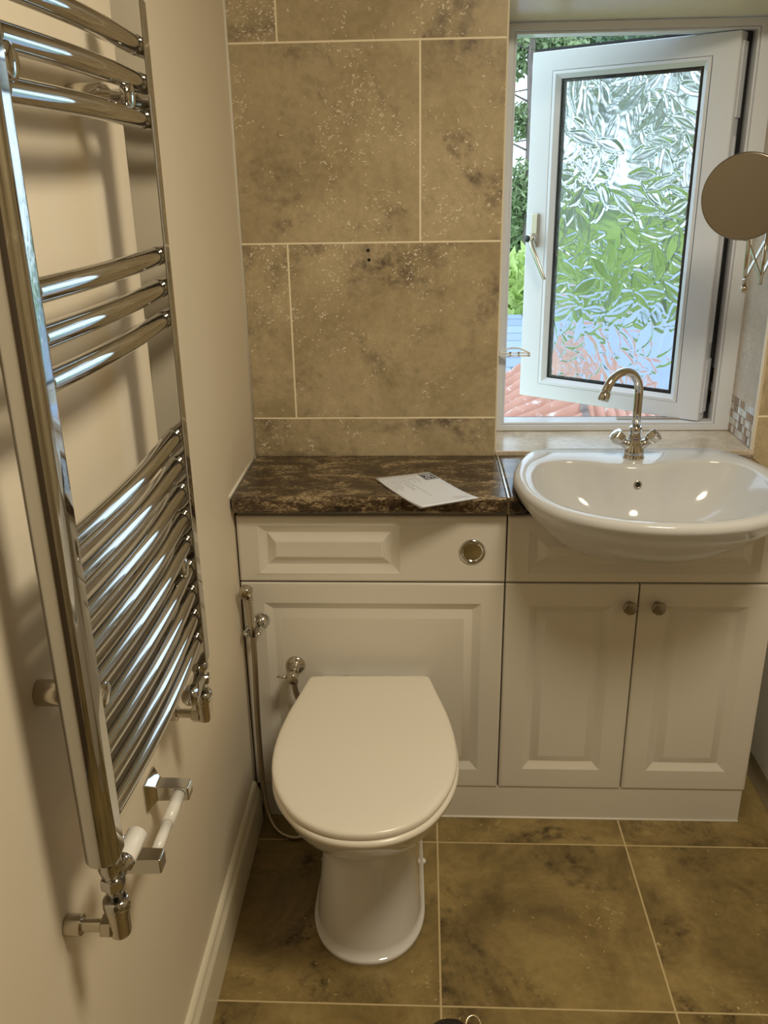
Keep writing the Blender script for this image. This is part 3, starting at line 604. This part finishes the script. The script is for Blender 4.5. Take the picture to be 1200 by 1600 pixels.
# ---------------------------------------------------------------- papers on the worktop
def sheet(name, p0, ex, ey, z, lift, label, grp='papers on the worktop'):
    """p0 corner, ex short edge vector, ey long edge vector"""
    mb_ = MB(); n = 14; top = []; bot = []
    def zf(u, v): return z + lift * (u * 0 + (max(0, v - .55) / .45) ** 2 * .9 + (max(0, .35 - v) / .35) ** 2 * (1 - u) * .6)
    for j in range(n + 1):
        for i in range(n + 1):
            u, v_ = i / n, j / n; P = Vector(p0) + ex * u + ey * v_; top.append((P.x, P.y, zf(u, v_) + .0003)); bot.append((P.x, P.y, zf(u, v_)))
    ix = lambda i, j: j * (n + 1) + i; K = (n + 1) ** 2; fs = []
    for j in range(n):
        for i in range(n): fs += [(ix(i, j), ix(i + 1, j), ix(i + 1, j + 1), ix(i, j + 1)), tuple(K + q for q in (ix(i, j), ix(i, j + 1), ix(i + 1, j + 1), ix(i + 1, j)))]
    bd2 = [ix(i, 0) for i in range(n)] + [ix(n, j) for j in range(n)] + [ix(n - i, n) for i in range(n)] + [ix(0, n - j) for j in range(n)]
    for a, b in zip(bd2, bd2[1:] + bd2[:1]): fs.append((a, a + K, b + K, b))
    mb_.add(top + bot, fs, 0, True); o = mb_.build(name, M['paper']); return tag(o, label, 'paper', grp), zf
# corners: A back-left, B back-right (logo), C right-front, D front
A_ = Vector((.313, .083)); ex = Vector((.432, .140)) - A_; ey = (Vector((.418, -.113)) - A_)
sheet('leaflet', A_ + Vector((-.003, .006)), ex, ey, .8668, .004, 'white leaflet lying underneath the printed letter')
let, zf = sheet('letter', A_, ex, ey, .8682, .008, 'white printed letter with a dark square logo, lying on top')
exn, eyn = ex.normalized(), ey.normalized(); Lx, Ly = ex.length, ey.length
def decal(u0, u1, v0, v1, dz, m_, name='printing', mbx=None):
    mbq = mbx or MB()
    n = 4; top = []
    for j in range(n + 1):
        for i in range(2):
            u = u0 + (u1 - u0) * i; v_ = v0 + (v1 - v0) * j / n; P = A_ + ex * u + ey * v_; top.append((P.x, P.y, zf(u, v_) + .00035 + dz))
    k_ = len(top); low = [(x, y, z - .00006) for x, y, z in top]; fs = []
    for j in range(n): fs += [(2 * j, 2 * j + 1, 2 * j + 3, 2 * j + 2), (k_ + 2 * j, k_ + 2 * j + 2, k_ + 2 * j + 3, k_ + 2 * j + 1), (2 * j, 2 * j + 2, k_ + 2 * j + 2, k_ + 2 * j), (2 * j + 1, k_ + 2 * j + 1, k_ + 2 * j + 3, 2 * j + 3)]
    fs += [(0, k_, k_ + 1, 1), (2 * n, 2 * n + 1, k_ + 2 * n + 1, k_ + 2 * n)]
    mbq.add(top + low, fs, 0); return mbq
lb = decal(.74, .985, .04, .235, 0, None).build('logo', M['ink'], let)
wr = MB()
for (u0, u1, v0, v1) in ((.755, .97, .050, .060), (.755, .97, .215, .225), (.755, .765, .05, .225), (.96, .97, .05, .225)): decal(u0, u1, v0, v1, .0001, None, mbx=wr)
# letters P and G inside the square, drawn as bars; reading runs along the long edge
for (u0, u1, v0, v1) in ((.80, .93, .078, .090), (.90, .93, .090, .118), (.84, .86, .090, .118), (.86, .90, .112, .124),
                        (.80, .93, .138, .150), (.91, .93, .15, .195), (.80, .82, .15, .195), (.82, .865, .185, .195), (.85, .865, .168, .195)): decal(u0, u1, v0, v1, .0001, None, mbx=wr)
wr.build('logo_letters', M['paper'], let)
tx_ = MB()
for i in range(15):
    u = .06 + i * .042; L_ = [.34, .30, .36, .33, .28, .20, .42, .38, .30, .62, .12, .2, .1, .22, .16][i]; v0 = .06 + (0 if i < 9 else .0)
    vv_ = v0
    while vv_ < v0 + L_:
        w_ = random.uniform(.03, .07); decal(u, u + .013, vv_, min(vv_ + w_, v0 + L_), 0, None, mbx=tx_); vv_ += w_ + .012
tx_.build('text_lines', M['grey_ink'], let)
tx_ = MB()
for i in range(5): decal(.70 + i * .045, .713 + i * .045, .80 + .01 * i, .93 - .012 * ((i * 7) % 4), 0, None, mbx=tx_)
tx_.build('footer_lines', M['grey_ink'], let)

# two drilled holes with dark plugs in the tile
for i, (x, z) in enumerate(((.293, 1.352), (.295, 1.331))):
    mb = MB(); mb.lathe((x, D + .001, z), (0, -1, 0), [(-.001, .0038), (.0018, .0038), (.0020, .0026), (-.0005, .002)], 16, mi=0); mb.lathe((x, D + .001, z), (0, -1, 0), [(-.001, .0028), (.0017, .0027)], 14)
    o = mb.build('wall_plug', M['dark']); tag(o, ('upper' if i == 0 else 'lower') + ' of the two small dark wall plugs drilled into the travertine', 'wall plug', 'wall plugs in the stone tile')

# ---------------------------------------------------------------- shaving mirror
mr = thing('shaving_mirror', (1.25, .27, 1.33), 'round extending shaving mirror on a folding chrome arm beside the window', 'mirror')
mc = Vector((1.066, .112, 1.459)); nrm = (Vector((.30, -1.25, 1.18)) - mc).normalized(); nrm = Vector((-.42, -.90, -.02)).normalized()
mb = MB(); mb.lathe(mc - nrm * .006, nrm, [(-.004, .0), (-.004, .070), (.0, .0825), (.004, .0845), (.0105, .0840), (.0115, .0812)], 72); mb.build('mirror_rim', M['dark_knob'], mr)
mb = MB(); mb.lathe(mc - nrm * .006, nrm, [(.0085, .0815), (.0092, .0)], 72); mb.build('mirror_glass', M['mirror'], mr)
pv = mc - Vector((0, 0, .084)) - nrm * .002
mb = MB(); mb.tube([pv + Vector((.012, .01, .002)), (1.092, .135, 1.372), (1.094, .14, 1.33), (1.100, .15, 1.275)], .0042, 12); mb.lathe((1.100, .15, 1.279), (0, 0, -1), [(0, .0045), (.002, .0062), (.010, .0062), (.014, .003)], 14); mb.build('swivel_post', M['chrome_dull'], mr)
mb = MB()
yy0, yy1 = .15, .262; 
for zz0, zz1, dx in ((1.372, 1.295, 0), (1.295, 1.372, .003)): mb.box((0, 0, 0), (0, 0, 0)) if False else None
def bar(mb_, a, b, w, t_):
    a, b = Vector(a), Vector(b); d = (b - a).normalized(); s_ = d.cross(Vector((1, .6, 0)).normalized()).normalized() * w; k_ = d.cross(s_).normalized() * t_
    r0 = [a + s_ + k_, a + s_ - k_, a - s_ - k_, a - s_ + k_]; r1 = [p + (b - a) for p in r0]; mb_.loft([r0, r1], smooth=False)
ends = [(1.094, .14), (1.150, .20), (1.206, .262)]
for (xa_, ya_), (xb_, yb2) in zip(ends[:-1], ends[1:]):
    bar(mb, (xa_, ya_, 1.368), (xb_, yb2, 1.292), .004, .0015); bar(mb, (xa_, ya_, 1.292), (xb_, yb2, 1.368), .004, .0015)
mb.build('scissor_arm', M['chrome_dull'], mr, bevel=.0006)
for xx, yv in ends[1:]:
    mb = MB(); mb.tube([(xx, yv - .004, 1.386), (xx, yv - .004, 1.276)], .0035, 10); mb.build('link_rod', M['chrome_dull'], mr)
mb = MB(); mb.box((1.213, .272, 1.24), (1.242, D - .001, 1.42)); mb.build('back_plate', M['chrome_dull'], mr, bevel=.003)

# ---------------------------------------------------------------- bath (only its lower end shows)
bt = thing('bath', (1.64, -.6, 0), 'white bath panel glimpsed right of the basin cabinet', 'bath')
mb = MB(); mb.box((1.278, -1.42, .085), (1.292, D - .002, .50)); mb.build('side_panel', M['white_plastic'], bt, bevel=.003)
mb = MB(); mb.box((1.288, -1.40, 0), (1.300, D - .002, .084)); mb.build('plinth', M['carcass'], bt)
def rr2(x0, x1, y0, y1, r, z, n=8):
    o = []
    for cx2, cy2, a0 in ((x1 - r, y1 - r, 0), (x0 + r, y1 - r, 90), (x0 + r, y0 + r, 180), (x1 - r, y0 + r, 270)):
        for i in range(n + 1): a = math.radians(a0 + 90 * i / n); o.append((cx2 + r * math.cos(a), cy2 + r * math.sin(a), z))
    return o
mb = MB(); mb.loft([rr2(1.30, RX - .004, -1.42, D - .004, .03, .50), rr2(1.30, RX - .004, -1.42, D - .004, .03, .54), rr2(1.305, RX - .008, -1.415, D - .01, .03, .545), rr2(1.37, RX - .07, -1.33, D - .09, .12, .545), rr2(1.385, RX - .085, -1.31, D - .11, .12, .53), rr2(1.42, RX - .12, -1.2, D - .16, .12, .25), rr2(1.5, RX - .2, -1.1, D - .25, .1, .16)]); mb.build('tub', M['ceramic'], bt)

# ---------------------------------------------------------------- black bag at the bottom edge
bgx = thing('bag', (.48, -.66, 0), 'black bag with a metal ring lying on the floor at the picture bottom', 'bag')
mb = MB(); rgs = []
for i, (y, hw, hgt) in enumerate(((-.574, .006, .010), (-.582, .022, .022), (-.600, .04, .028), (-.65, .06, .045), (-.72, .075, .06), (-.80, .07, .05), (-.84, .03, .02))):
    rgs.append([(.472 + hw * math.cos(a) * (1 if math.cos(a) > 0 else 1.2), y, max(.001, hgt * .5 + hgt * .5 * math.sin(a))) for a in np.linspace(0, 2 * math.pi, 20, endpoint=False)])
mb.loft(rgs); mb.build('flap', M['black'], bgx)
mb = MB(); rgs = []
for i, (y, hw, hgt) in enumerate(((-.580, .012, .012), (-.588, .034, .024), (-.606, .046, .03), (-.66, .055, .045), (-.73, .06, .05), (-.80, .05, .04))):
    rgs.append([(.560 + hw * math.cos(a), y - .004, max(.001, hgt * .5 + hgt * .5 * math.sin(a))) for a in np.linspace(0, 2 * math.pi, 20, endpoint=False)])
mb.loft(rgs); mb.build('pouch', M['black'], bgx)
mb = MB(); mb.tube([(.5135 + .014 * math.cos(a), -.598 + .017 * math.sin(a), .024 + .006 * math.sin(a)) for a in np.linspace(-.3, 2 * math.pi - .5, 28)], .0022, 8); mb.build('metal_ring', M['brass'], bgx)

# ---------------------------------------------------------------- ceiling light
LX, LY = 1.0, -1.10
cl_ = thing('ceiling_light', (LX, LY, CH), 'round flush ceiling light over the middle of the bathroom', 'ceiling light')
mb = MB(); mb.lathe((LX, LY, CH), (0, 0, -1), [(0, .25), (.03, .25), (.034, .24)], 48); mb.build('base_ring', M['chrome'], cl_)
mb = MB(); mb.lathe((LX, LY, CH - .034), (0, 0, -1), [(0, .238), (.02, .23), (.04, .18), (.052, .09), (.055, 0)], 48); mb.build('diffuser', M['diffuser'], cl_)
ld_ = bpy.data.lights.new('lamp', 'AREA'); ld_.shape = 'DISK'; ld_.size = .44; ld_.energy = LAMP_W; ld_.color = LAMP_COL
lo = bpy.data.objects.new('lamp', ld_); COL.objects.link(lo); lo.location = (LX, LY, CH - .095); lo.parent = cl_; lo.matrix_parent_inverse = Matrix.Translation(-cl_.location)

# ---------------------------------------------------------------- outdoors
def P3(px, py, y):
    d = F + R * ((px - 600) / 1365.44) - U * ((py - 800) / 1365.44); return CP + d * ((y - CP.y) / d.y)
def corrugated(c00, c10, c11, c01, nroll, ncourse, amp, name, parent, m_):
    """rolls run along u (c00->c10); v is across the rolls"""
    nu, nv = ncourse * 6, nroll * 10; nrm_ = (c10 - c00).cross(c01 - c00).normalized()
    if nrm_.z < 0: nrm_ = -nrm_
    vs, fs = [], []
    for i in range(nu + 1):
        for j in range(nv + 1):
            u, v_ = i / nu, j / nv; P = (c00 * (1 - u) + c10 * u) * (1 - v_) + (c01 * (1 - u) + c11 * u) * v_
            ph = (v_ * nroll) % 1; h_ = amp * (abs(math.sin(math.pi * ph)) ** .7) + amp * .35 * (1 - ((u * ncourse) % 1))
            vs.append(P + nrm_ * h_)
    w = nv + 1
    for i in range(nu):
        for j in range(nv): fs.append((i * w + j, (i + 1) * w + j, (i + 1) * w + j + 1, i * w + j + 1))
    mb_ = MB(); mb_.add(vs, fs, 0, True); o = mb_.build(name, m_, parent); s_ = o.modifiers.new('thick', 'SOLIDIFY'); s_.thickness = .015; s_.offset = -1; return o
A0 = P3(740, 760, 2.2); A1 = P3(925, 700, 2.2); K_ = P3(862, 590, 3.2); A3 = P3(770, 617, 3.2)
pr = thing('pantiled_roof', (A0.x, A0.y, A0.z - .3), 'weathered red pantiled roof just outside the window', 'roof')
K2 = P3(885, 528, 3.3)
corrugated(A0, A1, K2, P3(770, 598, 3.3), 11, 3, .026, 'left_slope', pr, M['terracotta'])
B2 = P3(1060, 652, 3.3); B1 = P3(1100, 720, 2.2)
corrugated(A1, K2, B2, B1, 10, 3, .026, 'right_slope', pr, M['terracotta'])
mb = MB(); mb.tube([A1 + Vector((0, 0, .02)), K2 + Vector((0, 0, .02))], .02, 12); mb.build('hip_ridge', M['bark'], pr)
mb = MB(); mb.tube([P3(760, 678, 2.75) + Vector((0, 0, .04)), P3(845, 627, 2.85) + Vector((0, 0, .04))], .010, 8); mb.build('mortar_strip', M['flash'], pr)
mb = MB(); mb.add([A0, A1, K2, P3(770, 598, 3.3), B2, B1] + [Vector((p.x, p.y, -2.6)) for p in (A0, A1, K2, P3(770, 598, 3.3), B2, B1)], [(0, 1, 7, 6), (1, 5, 11, 7), (5, 4, 10, 11), (4, 2, 8, 10), (2, 3, 9, 8), (3, 0, 6, 9)]); mb.build('walls', M['render'], pr)
# slate roof
s0, s1_, s2, s3 = P3(700, 680, 4.3), P3(1350, 680, 4.3), P3(1350, 486, 8.0), P3(760, 492, 8.0)
sr = thing('slate_roof', (s0.x, s0.y, s0.z), 'blue-grey slate roof beyond the red pantiles', 'roof')
mb = MB(); mb.add([s0, s1_, s2, s3] + [p - Vector((0, 0, .08)) for p in (s0, s1_, s2, s3)], [(0, 1, 2, 3), (7, 6, 5, 4), (0, 4, 5, 1), (1, 5, 6, 2), (2, 6, 7, 3), (3, 7, 4, 0)]); mb.build('slope', M['slate'], sr)
mb = MB(); mb.add([s0 - Vector((0, 0, .08)), s1_ - Vector((0, 0, .08)), s2 - Vector((0, 0, .08)), s3 - Vector((0, 0, .08))] + [Vector((p.x, p.y, -2.6)) for p in (s0, s1_, s2, s3)], [(0, 4, 5, 1), (1, 5, 6, 2), (2, 6, 7, 3), (3, 7, 4, 0)]); mb.build('walls', M['render'], sr)
mb = MB(); mb.box((-25, .6, -2.7), (30, 45, -2.6)); lw = mb.build('ground', M['lawn']); struct(lw)
def leaves(name, blobs, n, size, m_, parent=None):
    """blobs: (centre, radii); leaves are small pointed quads clustered on the blob surfaces"""
    vols = np.array([b[1][0] * b[1][1] * b[1][2] for b in blobs]) ** .67; vols /= vols.sum(); pick = rng.choice(len(blobs), n, p=vols)
    C_ = np.array([b[0] for b in blobs])[pick]; R_ = np.array([b[1] for b in blobs])[pick]
    d = rng.normal(size=(n, 3)); d /= np.linalg.norm(d, axis=1)[:, None]; r = rng.uniform(.35, 1.05, n)[:, None]
    P = C_ + d * R_ * r; a = rng.normal(size=(n, 3)); a /= np.linalg.norm(a, axis=1)[:, None]; b = np.cross(a, rng.normal(size=(n, 3))); b /= np.linalg.norm(b, axis=1)[:, None]
    s_ = size * rng.uniform(.6, 1.3, n)[:, None]; V = np.stack([P - a * s_, P + b * s_ * .42 , P + a * s_, P - b * s_ * .42], 1).reshape(-1, 3)
    me_ = bpy.data.meshes.new(name); me_.from_pydata(V.tolist(), [], (np.arange(n * 4).reshape(-1, 4)).tolist()); me_.materials.append(m_)
    at_ = me_.attributes.new('tile', 'FLOAT_COLOR', 'FACE'); g_ = rng.random(n); at_.data.foreach_set('color', np.stack([g_, g_, g_, np.ones(n)], 1).astype('f').ravel())
    o = bpy.data.objects.new(name, me_); COL.objects.link(o)
    if parent: o.parent = parent; o.matrix_parent_inverse = Matrix.Translation(-parent.location)
    return o
def shrub(name, blobs, n, size, m_, label, cat, stem):
    b0 = blobs[0][0]; e = thing(name, (b0[0], b0[1], -2.6), label, cat); leaves('foliage', blobs, n, size, m_, e)
    mb_ = MB(); mb_.tube([(b0[0], b0[1], -2.6), (b0[0] + .1, b0[1], b0[2] - .3), (b0[0], b0[1], b0[2])], [stem, stem * .7, stem * .3], 8); mb_.build('stem', M['bark'], e); return e
def pb(px, py, y, rx, ry=None, rz=None): p = P3(px, py, y); return ((p.x, p.y, p.z), (rx, ry or rx, rz or rx))
shrub('leafy_shrub', [pb(790, 470, 8.6, .35), pb(815, 440, 8.7, .3), pb(835, 480, 8.6, .3), pb(805, 500, 8.6, .5)], 1500, .13, M['leaf_bright'], 'bright green big-leaved shrub seen through the gap left of the open sash', 'shrub', .05)
shrub('round_bush', [pb(900, 430, 10, .9, .7, .55), pb(980, 420, 10.3, .9, .7, .6), pb(930, 480, 10, 1., .8, .8)], 9000, .10, M['leaf_bright'], 'bright green bush blurred behind the left half of the leaf-pattern glass', 'bush', .1)
shrub('round_bush', [pb(1080, 440, 11.8, .9, .7, .6), pb(1150, 440, 12, 1., .7, .7), pb(1110, 500, 11.8, 1.1, .7, .9)], 8000, .10, M['leaf_mid'], 'darker green bush blurred behind the right half of the leaf-pattern glass', 'bush', .1)
shrub('garden_hedge', [pb(700 + 60 * i, 360 + 15 * (i % 2), 20.4 + .2 * (i % 3), 1.3, .7, .9) for i in range(9)], 9000, .14, M['leaf_mid'], 'mid-green hedge running behind the bushes', 'hedge', .1)
def tree(px0, px1, y, base, label, crown, n, rad_, m_=M['leaf_dark'], size=.11):
    a, b = P3(px0, 420, y), P3(px1, -60, y); e = thing('tree', (a.x, a.y, -2.6), label, 'tree')
    mb_ = MB(); mb_.tube([(a.x - .05, a.y, -2.6), (a.x, a.y, a.z), ((a.x + b.x) / 2 + .03, a.y, (a.z + b.z) / 2), (b.x, b.y, b.z), (b.x + .1, b.y, b.z + 2)], [rad_ * 1.25, rad_ * 1.1, rad_, rad_ * .85, rad_ * .4], 14)
    for q in range(9):
        z_ = a.z + (b.z - a.z) * (.25 + .08 * q); x_ = a.x + (b.x - a.x) * (.25 + .08 * q); sg = 1 if q % 2 else -1
        mb_.tube([(x_, a.y, z_), (x_ + sg * .6, a.y - .3, z_ + .25), (x_ + sg * 1.2, a.y - .4, z_ + .15)], [rad_ * .25, rad_ * .15, .01], 6)
    mb_.build('trunk', M['bark'], e); leaves('crown', crown, n, size, m_, e); return e
tree(822, 832, 13.4, 0, 'tall tree with a pale trunk in the gap left of the open sash', [pb(800, 190, 13.6, .45, .4, .3), pb(812, 300, 13.4, .5, .4, .5), pb(850, 60, 13.6, .7, .4, .25), pb(796, 330, 13.5, .35, .3, .4), pb(800, 90, 13.6, .35), pb(880, 110, 13.5, .5)], 7000, .07, M['leaf_mid'], .06)
tree(905, 915, 14.8, 0, 'dark tree behind the top left of the leaf-pattern glass', [pb(890, 70, 14.8, .8, .6, .35), pb(930, 160, 14.8, .9, .6, .5), pb(900, 300, 14.8, .8, .6, .5), pb(960, 60, 14.8, .6, .5, .2)], 1300, .11)
tree(1010, 1000, 16.4, 0, 'green tree behind the middle of the leaf-pattern glass', [pb(1000, 60, 16.4, .8, .6, .3), pb(1030, 200, 16.4, .7, .6, .8), pb(990, 330, 16.4, .9, .6, .4)], 1500, .12, M['leaf_mid'])
tree(1100, 1110, 17.9, 0, 'dark tree behind the right of the leaf-pattern glass', [pb(1090, 90, 17.9, .9, .6, .6), pb(1120, 230, 17.9, 1., .6, .9), pb(1080, 350, 17.9, 1.1, .6, .4)], 2000, .13)
